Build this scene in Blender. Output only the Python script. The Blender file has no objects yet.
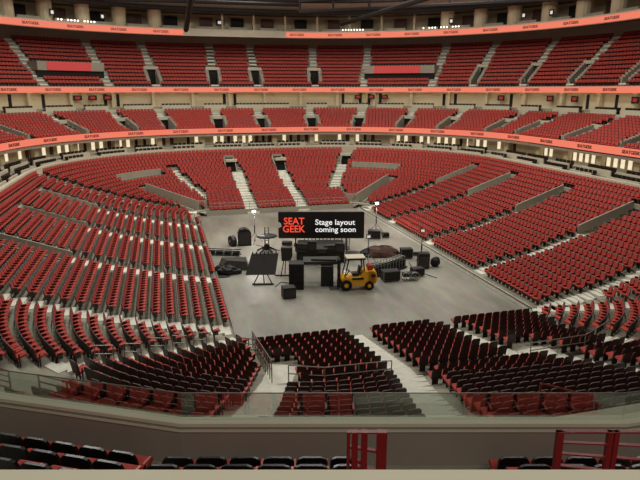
import bpy, bmesh, math, random
from math import sin, cos, pi, radians, hypot, atan2, sqrt
from mathutils import Vector, Matrix
random.seed(7)
SC = bpy.context.scene
COL = SC.collection

# ------------------------------------------------------------------ materials
MATS = {}
def mat(name, col, rough=.6, metal=0., var=0., scale=8., emit=None, es=1., spec=.5, bump=0.):
    m = bpy.data.materials.new(name); m.use_nodes = True
    nt = m.node_tree; b = nt.nodes['Principled BSDF']
    c = tuple((x / 255.) ** 2.2 for x in col) + (1.,)
    b.inputs['Base Color'].default_value = c
    b.inputs['Roughness'].default_value = rough
    b.inputs['Metallic'].default_value = metal
    b.inputs['Specular IOR Level'].default_value = spec
    if var > 0:
        tc = nt.nodes.new('ShaderNodeTexCoord'); n = nt.nodes.new('ShaderNodeTexNoise')
        n.inputs['Scale'].default_value = scale; n.inputs['Detail'].default_value = 6
        r = nt.nodes.new('ShaderNodeMix'); r.data_type = 'RGBA'
        mr = nt.nodes.new('ShaderNodeMapRange')
        mr.inputs['From Min'].default_value = .3; mr.inputs['From Max'].default_value = .7
        nt.links.new(tc.outputs['Object'], n.inputs['Vector'])
        nt.links.new(n.outputs['Fac'], mr.inputs['Value']); nt.links.new(mr.outputs['Result'], r.inputs['Factor'])
        r.inputs['A'].default_value = tuple(x * (1 - var) for x in c[:3]) + (1,)
        r.inputs['B'].default_value = tuple(min(1, x * (1 + var)) for x in c[:3]) + (1,)
        nt.links.new(r.outputs['Result'], b.inputs['Base Color'])
        if bump:
            bp = nt.nodes.new('ShaderNodeBump'); bp.inputs['Strength'].default_value = bump
            nt.links.new(n.outputs['Fac'], bp.inputs['Height']); nt.links.new(bp.outputs['Normal'], b.inputs['Normal'])
    if emit:
        b.inputs['Emission Color'].default_value = tuple((x / 255.) ** 2.2 for x in emit) + (1,)
        b.inputs['Emission Strength'].default_value = es
    MATS[name] = m
    return m
RED = mat('red_upholstery', (176, 64, 54), .75, var=.18, scale=3)
PADM = mat('red_pad', (182, 66, 55), .7, var=.15, scale=3)
SHELL = mat('dark_shell', (50, 35, 32), .55)
BLACKP = mat('black_plastic', (22, 20, 20), .28)
ARMM = mat('arm_red', (205, 92, 84), .4)
CONC = mat('terrace_concrete', (150, 145, 128), .8, var=.12, scale=1.2)
STEPC = mat('aisle_step_concrete', (216, 213, 198), .8, var=.1, scale=2)
WALLC = mat('grey_painted_wall', (158, 150, 134), .7, var=.06, scale=.7)
CREAM = mat('cream_wall', (206, 190, 156), .7, var=.06, scale=.5)
LEDGE = mat('pale_ledge', (196, 188, 164), .6, var=.05, scale=.6)
CEILP = mat('roof_edge_panel', (176, 168, 150), .8, var=.06, scale=.3)
SOFF = mat('grey_soffit', (150, 150, 138), .8, var=.08, scale=.4)
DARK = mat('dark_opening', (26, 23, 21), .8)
DARKW = mat('dark_wood', (82, 48, 36), .6, var=.2, scale=2)
STEEL = mat('dark_steel', (34, 28, 26), .8)
METAL = mat('grey_metal', (140, 138, 130), .4, .6)
REDM = mat('red_rail_paint', (112, 20, 22), .4)
BLK = mat('matt_black', (24, 23, 23), .6, var=.2, scale=3)
BLK2 = mat('dark_grey_cloth', (58, 54, 50), .8, var=.2, scale=2)
DECK = mat('stage_deck_grey', (50, 47, 44), .6, var=.2, scale=1)
YEL = mat('forklift_yellow', (236, 170, 32), .4)
RUB = mat('rubber', (22, 22, 22), .8)
TANK = mat('red_tank', (170, 40, 30), .4)
BROWN = mat('brown_tarp', (86, 60, 50), .8, var=.3, scale=2)
PARW = mat('near_parapet_brown', (140, 126, 114), .6, var=.06, scale=.8)
SALMON = mat('led_salmon', (20, 8, 6), .5, emit=(246, 128, 102), es=.93)
LEDTXT = mat('led_dark_red', (60, 14, 12), .5, emit=(100, 26, 22), es=.3)
BANNER = mat('banner_red', (120, 20, 20), .5, emit=(225, 84, 80), es=.5)
SIGNB = mat('sign_black', (30, 28, 28), .5)
SIGNR = mat('sign_orange', (120, 30, 20), .5, emit=(255, 84, 62), es=.9)
SIGNW = mat('sign_white', (200, 200, 200), .5, emit=(250, 250, 250), es=.8)
LAMP = mat('lamp_white', (255, 250, 240), .5, emit=(255, 246, 230), es=12)
BULB = mat('bulb_white', (255, 250, 240), .5, emit=(255, 248, 235), es=2.2)
SOFFILL = mat('soffit_fill_glow', (255, 245, 225), .5, emit=(255, 244, 220), es=3.5)  # glow of the added fill strip under the top soffit
FILL2 = mat('suite_fill_soft', (255, 240, 210), .5, emit=(255, 236, 200), es=4.)  # weaker glow of the added suite fill strip, second level
FILL1 = mat('suite_fill_glow', (255, 240, 210), .5, emit=(255, 236, 200), es=12.)  # strong glow of the added suite fill strip, first level
WIN = mat('lit_window', (250, 240, 215), .4, emit=(255, 240, 206), es=.75)
SCR = mat('screen_red', (30, 10, 10), .3, emit=(190, 60, 48), es=.6)
SCRW = mat('screen_white', (200, 200, 190), .3, emit=(220, 215, 205), es=.7)

def floor_mat():
    m = bpy.data.materials.new('arena_concrete'); m.use_nodes = True
    nt = m.node_tree; b = nt.nodes['Principled BSDF']; L = nt.links.new
    tc = nt.nodes.new('ShaderNodeTexCoord')
    n1 = nt.nodes.new('ShaderNodeTexNoise'); n1.inputs['Scale'].default_value = .22; n1.inputs['Detail'].default_value = 8; n1.inputs['Roughness'].default_value = .6
    n2 = nt.nodes.new('ShaderNodeTexNoise'); n2.inputs['Scale'].default_value = 2.2; n2.inputs['Detail'].default_value = 5
    mp = nt.nodes.new('ShaderNodeMapping'); mp.inputs['Scale'].default_value = (1, .35, 1); mp.inputs['Rotation'].default_value = (0, 0, .26+1.57)
    L(tc.outputs['Object'], mp.inputs['Vector']); L(mp.outputs['Vector'], n1.inputs['Vector']); L(mp.outputs['Vector'], n2.inputs['Vector'])
    r = nt.nodes.new('ShaderNodeValToRGB')
    r.color_ramp.elements[0].position = .3; r.color_ramp.elements[0].color = (.135, .128, .105, 1)
    r.color_ramp.elements[1].position = .68; r.color_ramp.elements[1].color = (.37, .35, .29, 1)
    L(n1.outputs['Fac'], r.inputs['Fac'])
    mx = nt.nodes.new('ShaderNodeMix'); mx.data_type = 'RGBA'; mx.blend_type = 'OVERLAY'; mx.inputs['Factor'].default_value = .25
    L(r.outputs['Color'], mx.inputs['A']); L(n2.outputs['Color'], mx.inputs['B']); L(mx.outputs['Result'], b.inputs['Base Color'])
    mr = nt.nodes.new('ShaderNodeMapRange'); mr.inputs['To Min'].default_value = .3; mr.inputs['To Max'].default_value = .55
    L(n1.outputs['Fac'], mr.inputs['Value']); L(mr.outputs['Result'], b.inputs['Roughness'])
    return m
FLOORM = floor_mat()
def glass_mat():
    m = bpy.data.materials.new('guard_glass'); m.use_nodes = True
    nt = m.node_tree; nt.nodes.clear(); L = nt.links.new
    o = nt.nodes.new('ShaderNodeOutputMaterial'); t = nt.nodes.new('ShaderNodeBsdfTransparent'); g = nt.nodes.new('ShaderNodeBsdfGlossy')
    g.inputs['Roughness'].default_value = .02; g.inputs['Color'].default_value = (.9, .95, .92, 1)
    t.inputs['Color'].default_value = (.86, .9, .87, 1)
    mx = nt.nodes.new('ShaderNodeMixShader'); mx.inputs[0].default_value = .3
    L(t.outputs[0], mx.inputs[1]); L(g.outputs[0], mx.inputs[2]); L(mx.outputs[0], o.inputs[0])
    return m
GLASS = glass_mat()

# ------------------------------------------------------------------ mesh builder
class MB:
    def __init__(s): s.v = []; s.f = []; s.m = []; s.mats = []
    def mi(s, m):
        if m not in s.mats: s.mats.append(m)
        return s.mats.index(m)
    def poly(s, pts, m):
        i = len(s.v); s.v += [tuple(p) for p in pts]; s.f.append(tuple(range(i, i + len(pts)))); s.m.append(s.mi(m))
    def add(s, vs, fs, ms):
        i = len(s.v); s.v += vs; s.f += [tuple(j + i for j in f) for f in fs]; s.m += [s.mi(m) for m in ms]
    def box(s, c, d, m, rz=0., rx=0., ry=0.):
        R = Matrix.Rotation(rz, 3, 'Z') @ Matrix.Rotation(ry, 3, 'Y') @ Matrix.Rotation(rx, 3, 'X')
        vs = []
        for z in (-.5, .5):
            for (x, y) in ((-.5, -.5), (.5, -.5), (.5, .5), (-.5, .5)):
                p = R @ Vector((x * d[0], y * d[1], z * d[2])); vs.append((p.x + c[0], p.y + c[1], p.z + c[2]))
        s.add(vs, [(3, 2, 1, 0), (4, 5, 6, 7), (0, 1, 5, 4), (1, 2, 6, 5), (2, 3, 7, 6), (3, 0, 4, 7)], [m] * 6)
    def bar(s, a, b, r, m, n=6, r2=None):
        a = Vector(a); b = Vector(b); d = b - a
        if d.length < 1e-6: return
        r2 = r if r2 is None else r2
        u = d.orthogonal().normalized(); w = d.cross(u).normalized()
        vs = []
        for p, rr in ((a, r), (b, r2)):
            for i in range(n):
                t = 2 * pi * i / n; q = p + u * cos(t) * rr + w * sin(t) * rr; vs.append(tuple(q))
        fs = [(i, (i + 1) % n, n + (i + 1) % n, n + i) for i in range(n)] + [tuple(range(n - 1, -1, -1)), tuple(range(n, 2 * n))]
        s.add(vs, fs, [m] * len(fs))
    def prism(s, pts, z0, z1, m):
        n = len(pts)
        vs = [(p[0], p[1], z0) for p in pts] + [(p[0], p[1], z1) for p in pts]
        s.add(vs, [(i, (i + 1) % n, n + (i + 1) % n, n + i) for i in range(n)] + [tuple(range(n - 1, -1, -1)), tuple(range(n, 2 * n))], [m] * (n + 2))
    def extr(s, pts, off, m, m2=None):
        """closed 3d outline extruded by vector off"""
        n = len(pts); off = Vector(off)
        vs = [tuple(p) for p in pts] + [tuple(Vector(p) + off) for p in pts]
        s.add(vs, [(i, (i + 1) % n, n + (i + 1) % n, n + i) for i in range(n)] + [tuple(range(n - 1, -1, -1)), tuple(range(n, 2 * n))],
              [m] * n + [m, m2 or m])
    def ball(s, c, r, m, sc=(1, 1, 1), nu=10, nv=6, noise=0.):
        vs = []; fs = []
        for j in range(nv + 1):
            ph = pi * j / nv
            for i in range(nu):
                t = 2 * pi * i / nu; k = r * (1 + (random.random() - .5) * noise)
                vs.append((c[0] + k * sc[0] * sin(ph) * cos(t), c[1] + k * sc[1] * sin(ph) * sin(t), c[2] + k * sc[2] * cos(ph)))
        for j in range(nv):
            for i in range(nu):
                fs.append((j * nu + i, (j + 1) * nu + i, (j + 1) * nu + (i + 1) % nu, j * nu + (i + 1) % nu))
        s.add(vs, fs, [m] * len(fs))
    def mesh(s, name):
        me = bpy.data.meshes.new(name); me.from_pydata(s.v, [], s.f)
        for m in s.mats: me.materials.append(m)
        me.polygons.foreach_set('material_index', s.m)
        bm = bmesh.new(); bm.from_mesh(me); bmesh.ops.recalc_face_normals(bm, faces=bm.faces) if len(s.f) < 60000 else None
        bm.to_mesh(me); bm.free(); me.update()
        return me
    def build(s, name, parent=None, loc=None):
        o = bpy.data.objects.new(name, s.mesh(name)); COL.objects.link(o)
        if parent: o.parent = parent
        if loc: o.location = loc
        return o
def tag(o, label=None, cat=None, group=None, kind=None):
    if label: o['label'] = label
    if cat: o['category'] = cat
    if group: o['group'] = group
    if kind: o['kind'] = kind
    return o
def thing(name, label, cat, loc=(0, 0, 0), rz=0, group=None):
    o = bpy.data.objects.new(name, None); COL.objects.link(o); o.location = loc; o.rotation_euler = (0, 0, rz); o.empty_display_size = .3
    return tag(o, label, cat, group)
def struct(name, mb, label=None):
    return tag(mb.build(name), label, None, None, 'structure')

# ------------------------------------------------------------------ camera model
H = 15.; F = 580.; TH = radians(14.5); YA = radians(14.9)
def ray(x, y):
    X = x - 320; u = 240 - y
    f = F * cos(TH) + u * sin(TH); z = u * cos(TH) - F * sin(TH)
    return (X * cos(YA) + f * sin(YA), -X * sin(YA) + f * cos(YA), z)
def onz(x, y, z=0.):
    r = ray(x, y); t = (z - H) / r[2]; return Vector((r[0] * t, r[1] * t, z))
def proj(U, V, Z):
    X = U * cos(YA) - V * sin(YA); f = U * sin(YA) + V * cos(YA); z = Z - H
    d = f * cos(TH) - z * sin(TH); up = z * cos(TH) + f * sin(TH)
    if d < .1: return (-999, -999, d)
    return (320 + F * X / d, 240 - F * up / d, d)
def cw(X, f, z=0.):     # camera-heading plan coordinates -> world
    return Vector((X * cos(YA) + f * sin(YA), -X * sin(YA) + f * cos(YA), z))
cam = bpy.data.cameras.new('camera'); co = bpy.data.objects.new('camera', cam); COL.objects.link(co)
cam.sensor_width = 36; cam.lens = F / 640 * 36; cam.clip_end = 500; cam.clip_start = .05
co.location = (0, 0, H); co.rotation_euler = (pi / 2 - TH, 0, -YA)
SC.camera = co

# ------------------------------------------------------------------ stadium ring
CU0, CU1, CV0, CV1, R0 = 8., 19.85, 34., 67., 4.9
SEG = [('l', 33.), ('c', 10.), ('l', 11.85), ('c', 10.), ('l', 33.), ('c', 10.), ('l', 11.85), ('c', 10.)]
QT = 129.7
CEN = [(CU0, CV1), (CU1, CV1), (CU1, CV0), (CU0, CV0)]
def ring(q, off):
    """-> U,V, outward normal"""
    r = off + R0; q = q % QT; i = 0
    while q > SEG[i][1] + 1e-9: q -= SEG[i][1]; i += 1
    side = i // 2
    n = [(-1, 0), (0, 1), (1, 0), (0, -1)][side]
    if i % 2 == 0:
        t = q
        p = [(CU0, CV0 + t), (CU0 + t, CV1), (CU1, CV1 - t), (CU1 - t, CV0)][side]
        return p[0] + n[0] * r, p[1] + n[1] * r, n[0], n[1]
    a0 = [pi, pi / 2, 0, -pi / 2][side]; a = a0 - q / 10. * pi / 2
    c = CEN[side]; return c[0] + cos(a) * r, c[1] + sin(a) * r, cos(a), sin(a)
def seglen(off): r = off + R0; return [L if k == 'l' else r * pi / 2 for k, L in SEG]
def q2s(q, off):
    sl = seglen(off); s = 0; q = q % QT if q != QT else QT
    for (k, L), l in zip(SEG, sl):
        if q <= L: return s + q / L * l
        q -= L; s += l
    return s
def s2q(s, off):
    sl = seglen(off); q = 0
    for (k, L), l in zip(SEG, sl):
        if s <= l: return q + s / l * L
        s -= l; q += L
    return q
def qs(qa, qb, off=30., st=1.5):
    """q samples between qa and qb including segment breaks"""
    out = [qa]; base = 0; br = []
    for rep in range(2):
        for k, L in SEG: br.append(base); base += L
    marks = [b for b in br if qa < b < qb] + [qb]
    for b in marks:
        a = out[-1]; s = (q2s(b % QT if b != QT else QT, off) - q2s(a % QT, off)); s = abs(s)
        n = max(1, int(s / st + .5))
        for j in range(1, n + 1): out.append(a + (b - a) * j / n)
    return out
def sweep(mb, prof, m, qa, qb, st=1.5, closed=True):
    Q = qs(qa, qb, 30, st); full = abs(qb - qa - QT) < 1e-6
    n = len(prof); rows = []
    for q in Q:
        rows.append([(*ring(q, o)[:2], z) for o, z in prof])
    base = len(mb.v)
    for r in rows: mb.v += r
    mi = mb.mi(m); e = n if closed else n - 1
    for i in range(len(rows) - 1):
        for j in range(e):
            k = (j + 1) % n
            mb.f.append((base + i * n + j, base + (i + 1) * n + j, base + (i + 1) * n + k, base + i * n + k)); mb.m.append(mi)
    if closed and not full:
        mb.f.append(tuple(base + j for j in range(n))); mb.m.append(mi)
        b2 = base + (len(rows) - 1) * n
        mb.f.append(tuple(b2 + n - 1 - j for j in range(n))); mb.m.append(mi)
def rect(o0, o1, z0, z1): return [(o0, z0), (o1, z0), (o1, z1), (o0, z1)]
def q_at_px(px, off, z, lo=11, hi=97.85):
    best = None; q = lo
    while q < hi:
        U, V, a, b = ring(q, off); x, y, d = proj(U, V, z)
        if d > 0 and (best is None or abs(x - px) < best[0]): best = (abs(x - px), q)
        q += .08
    return best[1]
def seg_dist(p, a, b):
    ax, ay = a; bx, by = b; dx, dy = bx - ax, by - ay
    t = max(0, min(1, ((p[0] - ax) * dx + (p[1] - ay) * dy) / (dx * dx + dy * dy)))
    return hypot(p[0] - ax - t * dx, p[1] - ay - t * dy)

# ------------------------------------------------------------------ seats
def rounded(w, z0, z1, y0, tilt):
    """outline of a backrest seen from the front, top corners rounded"""
    pts = [(-w * .44, z0), (w * .44, z0), (w * .5, z0 + .12), (w * .5, z1 - .1), (w * .43, z1 - .03), (w * .3, z1), (-w * .3, z1), (-w * .43, z1 - .03), (-w * .5, z1 - .1), (-w * .5, z0 + .12)]
    return [(x, y0 + (z - z0) * tilt, z) for x, z in pts]
PARTS = {}
def make_parts(kind, shellm, cush, padm):
    d = {}
    b = MB(); b.extr(rounded(.47, .44, .90, .18, .16), (0, .05, 0), cush); d['backrest'] = b
    b = MB(); b.extr(rounded(.52, .34, 1.0, .22, .16), (0, .05, 0), shellm); d['back_shell'] = b
    b = MB()
    prof = [(.17, .36), (.19, .45), (-.20, .56), (-.25, .53), (-.24, .48)]
    b.extr([(-.225, y, z) for y, z in prof], (.45, 0, 0), padm); d['seat_pad'] = b
    b = MB(); b.extr([(-.27, y, z) for y, z in [(-.12, .60), (.12, .62), (.12, .65), (-.12, .64)]], (.04, 0, 0), ARMM)
    b.box((-.25, .1, .3), (.03, .06, .6), shellm); d['armrest'] = b
    b = MB(); b.box((0, .15, .19), (.38, .05, .05), shellm); b.box((-.16, .17, .2), (.04, .05, .4), shellm); b.box((.16, .17, .2), (.04, .05, .4), shellm); d['support'] = b
    PARTS[kind] = {k: v.mesh('%s' % k) for k, v in d.items()}
make_parts('bowl', SHELL, RED, PADM)
make_parts('black', BLACKP, RED, PADM)
def lowseat():
    b = MB()
    w = .235; z0, z1 = .42, .95; y0, t = .18, .16
    pts = [(-w, z0), (w, z0), (w, z1 - .07), (w - .06, z1), (-w + .06, z1), (-w, z1 - .07)]
    n = 6
    f = [(x, y0 + (z - z0) * t, z - (.05 if z > .7 else 0)) for x, z in pts]; g = [(x, y + .07, z + (.05 if z > .7 else 0)) for x, y, z in f]
    b.add(f + g, [(i, (i + 1) % n, n + (i + 1) % n, n + i) for i in range(n)] + [tuple(range(n))[::-1], tuple(range(n, 2 * n))], [SHELL] + [SHELL] * 5 + [RED, SHELL])
    b.box((0, -.03, .49), (.44, .40, .08), PADM, rx=-.27)
    b.box((-.26, .06, .47), (.035, .26, .3), SHELL)
    b.box((-.26, .02, .635), (.04, .26, .03), ARMM)
    b.box((0, .14, .2), (.3, .05, .4), SHELL)
    return b
LOW = lowseat()
import copy as _c
def place_low(mb, U, V, Z, nU, nV, src=LOW, sc=1.):
    i = len(mb.v); ax, ay = nV, -nU
    # x axis = (nV,-nU), y axis = outward normal
    mb.v += [(U + (x * ax + y * nU) * sc, V + (x * ay + y * nV) * sc, Z + z * sc) for x, y, z in src.v]
    mb.f += [tuple(j + i for j in f) for f in src.f]
    mb.m += [mb.mi(src.mats[k]) for k in src.m]
PROTO = {}
def hi_seat(kind, label, group, U, V, Z, nU, nV, category='seat'):
    rz = atan2(nV, nU) - pi / 2
    if kind not in PROTO:
        r = thing('folding_seat', label, category, (0, 0, 0), 0, group); kids = []
        for k in ('seat_pad', 'backrest', 'back_shell', 'armrest', 'support'):
            o = bpy.data.objects.new(k, PARTS[kind][k]); COL.objects.link(o); o.parent = r; kids.append(o)
        PROTO[kind] = (r, kids); root = r
    else:
        r, kids = PROTO[kind]; root = r.copy(); COL.objects.link(root)
        for c in kids:
            n = c.copy(); n.parent = root; COL.objects.link(n)
    root.location = (U, V, Z); root.rotation_euler = (0, 0, rz); root['label'] = label; root['group'] = group
    return root

# ------------------------------------------------------------------ lower bowl
def zk(k): return .25 + .135 * k + .0061 * k * k
PIT = .85; NR = 21
TNEAR = (4.3, 23.1, 23.9, 31.7)     # telescopic front block near end (U0,U1,V0,V1)
TFAR = (4.7, 23.4, 70.9, 77.2)
AISLES = []
def A(a, b, w=1.2): AISLES.append((a, b, w))
for v in (34.4, 44.5, 54.6, 63.6): A((3.3, v), (-7.6 if v > 40 else -15.5, v), 1.3)
A((3.3, 70.9), (-14.5, 70.9))
for v in (61.0, 51.1, 41.3, 32.4): A((24.6, v), (35.2, v))
A((24.8, 69.0), (35.2, 69.6))
A((4.6, 76.3), (1.0, 84.0), 1.0); A((22.2, 76.8), (26.6, 85.5), 1.5)
A((10.3, 70), (9.9, 84.6), 1.5); A((16.8, 70), (16.4, 84.6), 1.5)
A((4.3, 33.4), (-7.5, 24.0), 1.2); A((5.4, 27.6), (1.4, 16.6), 1.5)
A((10.6, 33), (10.8, 24), 1.1); A((10.75, 24), (7.6, 11.3), 1.7)
A((16.25, 33), (17.2, 24), 1.25); A((18.7, 25.5), (19.9, 11.3), 1.7)
A((22.9, 27.6), (26.6, 16.6), 1.3); A((24.0, 33.0), (35.2, 24.6), 1.2)
# vomitories: (direction line start, end, half width, floor z, door?)
VOMS = []
def vom(a, b, hw, zf, side=0): VOMS.append((a, b, hw, zf, side))
for v in (61.0, 51.1, 41.5, 32.4, 69.6): vom((34.7, v), (40.2, v), .65, zk(12), 1)
for v in (44.7, 54.8, 63.8): vom((-7.2, v), (-12.4, v), .65, zk(12), 4)
def npt(u, k, v0=67.): return (u, v0 + R0 + k * PIT)
for u in (9.2, 16.5): vom(npt(u, 14.6), npt(u, 18.6), .75, zk(14.3), 0)
vom((26.5, 84.6), (28.1, 88.0), .75, zk(14.3), 0)
vom((3.3, 71.9), (-3.0, 76.6), .6, .2, 2); vom((24.6, 71.9), (30.9, 76.6), .6, .2, 3)
LAND = ((-5.6, 23.2), (-13., 17.), 4.6)
def in_vom(p, ex=0.):
    for a, b, hw, zf, sd in VOMS:
        dx, dy = b[0] - a[0], b[1] - a[1]; L = hypot(dx, dy); dx /= L; dy /= L
        t = (p[0] - a[0]) * dx + (p[1] - a[1]) * dy; s = -(p[0] - a[0]) * dy + (p[1] - a[1]) * dx
        if -ex < t < L + ex and abs(s) < hw + ex: return True
    return False
def in_rect(p, R, m=0.): return R[0] - m < p[0] < R[1] + m and R[2] - m < p[1] < R[3] + m
def in_corr(p):      # corner corridors in the far corners, above row 15
    for cx, lo, hi in ((CU0, 119, 142), (CU1, 42, 66)):
        dx, dy = p[0] - cx, p[1] - CV1
        if dy > 0:
            a = math.degrees(atan2(dy, dx)); k = (hypot(dx, dy) - R0) / PIT
            if lo < a < hi and 13.4 < k < 15.6: return True
    return False
def aisle_of(p, ex=0.):
    for a, b, w in AISLES:
        if seg_dist(p, a, b) < w / 2 + ex: return True
    return False

# terraces
mt = MB(); cell = .5
CONC_i = mt.mi(CONC)
for k in range(0, NR):
    o0, o1 = k * PIT - .42, k * PIT + .43; z = zk(k); zp = zk(k - 1) if k else 0.
    Q = qs(0, QT, max(o1, 4), .5)
    for i in range(len(Q) - 1):
        qm = (Q[i] + Q[i + 1]) / 2; U, V, a, b = ring(qm, (o0 + o1) / 2)
        if in_rect((U, V), TNEAR) or in_rect((U, V), TFAR) or in_vom((U, V)): continue
        if 3.3 < U < 24.6 and 32.3 < V < 71 : continue
        p = [ring(Q[i], o0)[:2], ring(Q[i + 1], o0)[:2], ring(Q[i + 1], o1)[:2], ring(Q[i], o1)[:2]]
        mt.poly([(*c, z) for c in p], CONC)
        mt.poly([(*p[0], zp - .05 if k else 0), (*p[1], zp - .05 if k else 0), (*p[1], z), (*p[0], z)], CONC)
# telescopic end terraces
TN = 9; TFN = 7
def ztn(j): return .2 + .14 * j
def ztf(j): return .2 + .19 * j
for j in range(TN):
    v = 31.3 - j * PIT; mt.box((13.7, v, ztn(j) / 2), (18.8, PIT, ztn(j)), CONC)
for j in range(TFN):
    v = 71.6 + j * PIT; mt.box((14.05, v, ztf(j) / 2), (18.7, PIT, ztf(j)), CONC)
tag(mt.build('seating_terrace'), 'grey stepped concrete terraces of the lower bowl around the floor', None, None, 'structure')
# aisle steps: pale blocks, two per row
ms = MB()
def bowl_z(U, V):
    if in_rect((U, V), TNEAR): return ztn(max(0, min(TN - 1, int((31.72 - V) / PIT))))
    if in_rect((U, V), TFAR): return ztf(max(0, min(TFN - 1, int((V - 71.18) / PIT))))
    dU = min(U - CU0, 0) if U < CU0 else max(U - CU1, 0); dV = min(V - CV0, 0) if V < CV0 else max(V - CV1, 0)
    k = (hypot(dU, dV) - R0) / PIT
    k = int(math.floor(k + .5)); return zk(max(0, min(NR - 1, k))) if k >= 0 else 0
for a, b, w in AISLES:
    d = Vector((b[0] - a[0], b[1] - a[1])); L = d.length; d /= L; n = max(1, int(L / .425)); ang = atan2(d.y, d.x)
    for i in range(n):
        t = (i + .5) / n * L; U, V = a[0] + d.x * t, a[1] + d.y * t
        if in_vom((U, V)) or seg_dist((U, V), LAND[0], LAND[1]) < LAND[2] / 2: continue
        z = bowl_z(U, V); z2 = bowl_z(U + d.x * .3, V + d.y * .3)
        if z <= 0 : continue
        zt = max(z, (z + z2) / 2) + .03
        ms.box((U, V, zt - .12), (L / n * 1.0, w, .24), STEPC, ang)
tag(ms.build('aisle_steps'), 'pale concrete aisle steps between the lower bowl sections', None, None, 'structure')
# vomitory walls
mv = MB(); md = MB()
for a, b, hw, zf, sd in VOMS:
    dx, dy = b[0] - a[0], b[1] - a[1]; L = hypot(dx, dy); dx /= L; dy /= L; nx, ny = -dy, dx
    ang = atan2(dy, dx)
    cx, cy = (a[0] + b[0]) / 2, (a[1] + b[1]) / 2
    mv.box((cx, cy, zf - .05), (L, hw * 2, .1), CONC, ang)
    for s in (-1, 1):
        far = (s * ny > 0) if abs(ny) > .3 else True
        hgt = {0: .25, 1: .75, 4: .5, 2: .95, 3: .95}[sd]
        if not far: hgt = .12
        A0 = Vector((a[0] + nx * hw * s, a[1] + ny * hw * s)); B0 = Vector((b[0] + nx * hw * s, b[1] + ny * hw * s)); N = Vector((nx, ny)) * .07
        za = max(bowl_z(a[0] + dx * .3, a[1] + dy * .3), zf) + hgt; zb_ = bowl_z(*b) + hgt
        o_ = [(A0.x - N.x, A0.y - N.y, zf), (B0.x - N.x, B0.y - N.y, zf), (B0.x - N.x, B0.y - N.y, zb_), (A0.x - N.x, A0.y - N.y, za)]
        mv.extr(o_, (2 * N.x, 2 * N.y, 0), WALLC)
    U, V = b; zt = bowl_z(U, V) + .5
    mv.box((U + dx * .1, V + dy * .1, (zf + zt) / 2), (.2, hw * 2, zt - zf), WALLC, ang)
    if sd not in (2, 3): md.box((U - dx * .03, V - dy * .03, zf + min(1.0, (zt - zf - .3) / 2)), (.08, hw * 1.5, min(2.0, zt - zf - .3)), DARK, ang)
    if sd == 0:
        mv.box((a[0] + dx * .35, a[1] + dy * .35, bowl_z(b[0], b[1]) + .12), (.7, hw * 2 + .1, .35), LEDGE, ang)
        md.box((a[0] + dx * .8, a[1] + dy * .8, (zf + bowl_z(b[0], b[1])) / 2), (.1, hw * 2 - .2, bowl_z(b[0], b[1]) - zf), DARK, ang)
# far corner corridor walls
for cx, lo, hi in ((CU0, 119, 142), (CU1, 42, 66)):
    n = 14
    for i in range(n):
        am = radians(lo + (hi - lo) * (i + .5) / n); r = R0 + 15.4 * PIT; seg = r * radians(hi - lo) / n
        mv.box((cx + cos(am) * r, CV1 + sin(am) * r, zk(14) + .55), (.15, seg + .05, 1.3), WALLC, am)
struct('vomitory_walls', mv, 'grey painted guard walls around the stairwells of the lower bowl')
struct('vomitory_openings', md, 'dark doorways at the back of the lower bowl stairwells')

ORD = ['zeroth', 'first', 'second', 'third', 'fourth', 'fifth', 'sixth', 'seventh', 'eighth', 'ninth', 'tenth', 'eleventh', 'twelfth', 'thirteenth', 'fourteenth', 'fifteenth', 'sixteenth', 'seventeenth', 'eighteenth', 'nineteenth', 'twentieth', 'twenty-first', 'twenty-second', 'twenty-third', 'twenty-fourth', 'twenty-fifth', 'twenty-sixth', 'twenty-seventh', 'twenty-eighth', 'twenty-ninth', 'thirtieth'] + ['%dth' % i for i in range(31, 200)]
SEATS = []      # (U,V,Z,nU,nV,row,run,index)
run = 0
def ok(p): return not (seg_dist(p, LAND[0], LAND[1]) < LAND[2] / 2 or aisle_of(p, .18) or in_vom(p, .25) or in_corr(p))
SP = .55
for k in range(NR):
    off = k * PIT; tot = sum(seglen(off)); n = int(tot / SP); prev = False; idx = 0
    for i in range(n):
        q = s2q((i + .5) / n * tot, off); U, V, a, b = ring(q, off)
        p = (U, V); good = ok(p) and not in_rect(p, TNEAR, .35) and not in_rect(p, TFAR, .3)
        if q > 33 and q < 64.85 and V < 72.2 and 2.6 < U < 25.2: good = False
        if V < 34 and V > 32.3 and 4 < U < 24: good = False
        if 3.4 < U < 24.4 and 32 < V < 71: good = False
        if good:
            if not prev: run += 1; idx = 0
            idx += 1; SEATS.append((U, V, zk(k), a, b, k, run, idx))
        prev = good
for j in range(TN):
    v = 31.3 - j * PIT; u = 4.65; prev = False
    while u < 22.8:
        good = ok((u, v))
        if good:
            if not prev: run += 1; idx = 0
            idx += 1; SEATS.append((u, v, ztn(j), 0, -1, 100 + j, run, idx))
        prev = good; u += SP
for j in range(TFN):
    v = 71.6 + j * PIT; u = 5.2; prev = False
    while u < 23.2:
        good = ok((u, v))
        if good:
            if not prev: run += 1; idx = 0
            idx += 1; SEATS.append((u, v, ztf(j), 0, 1, 200 + j, run, idx))
        prev = good; u += SP
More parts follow.
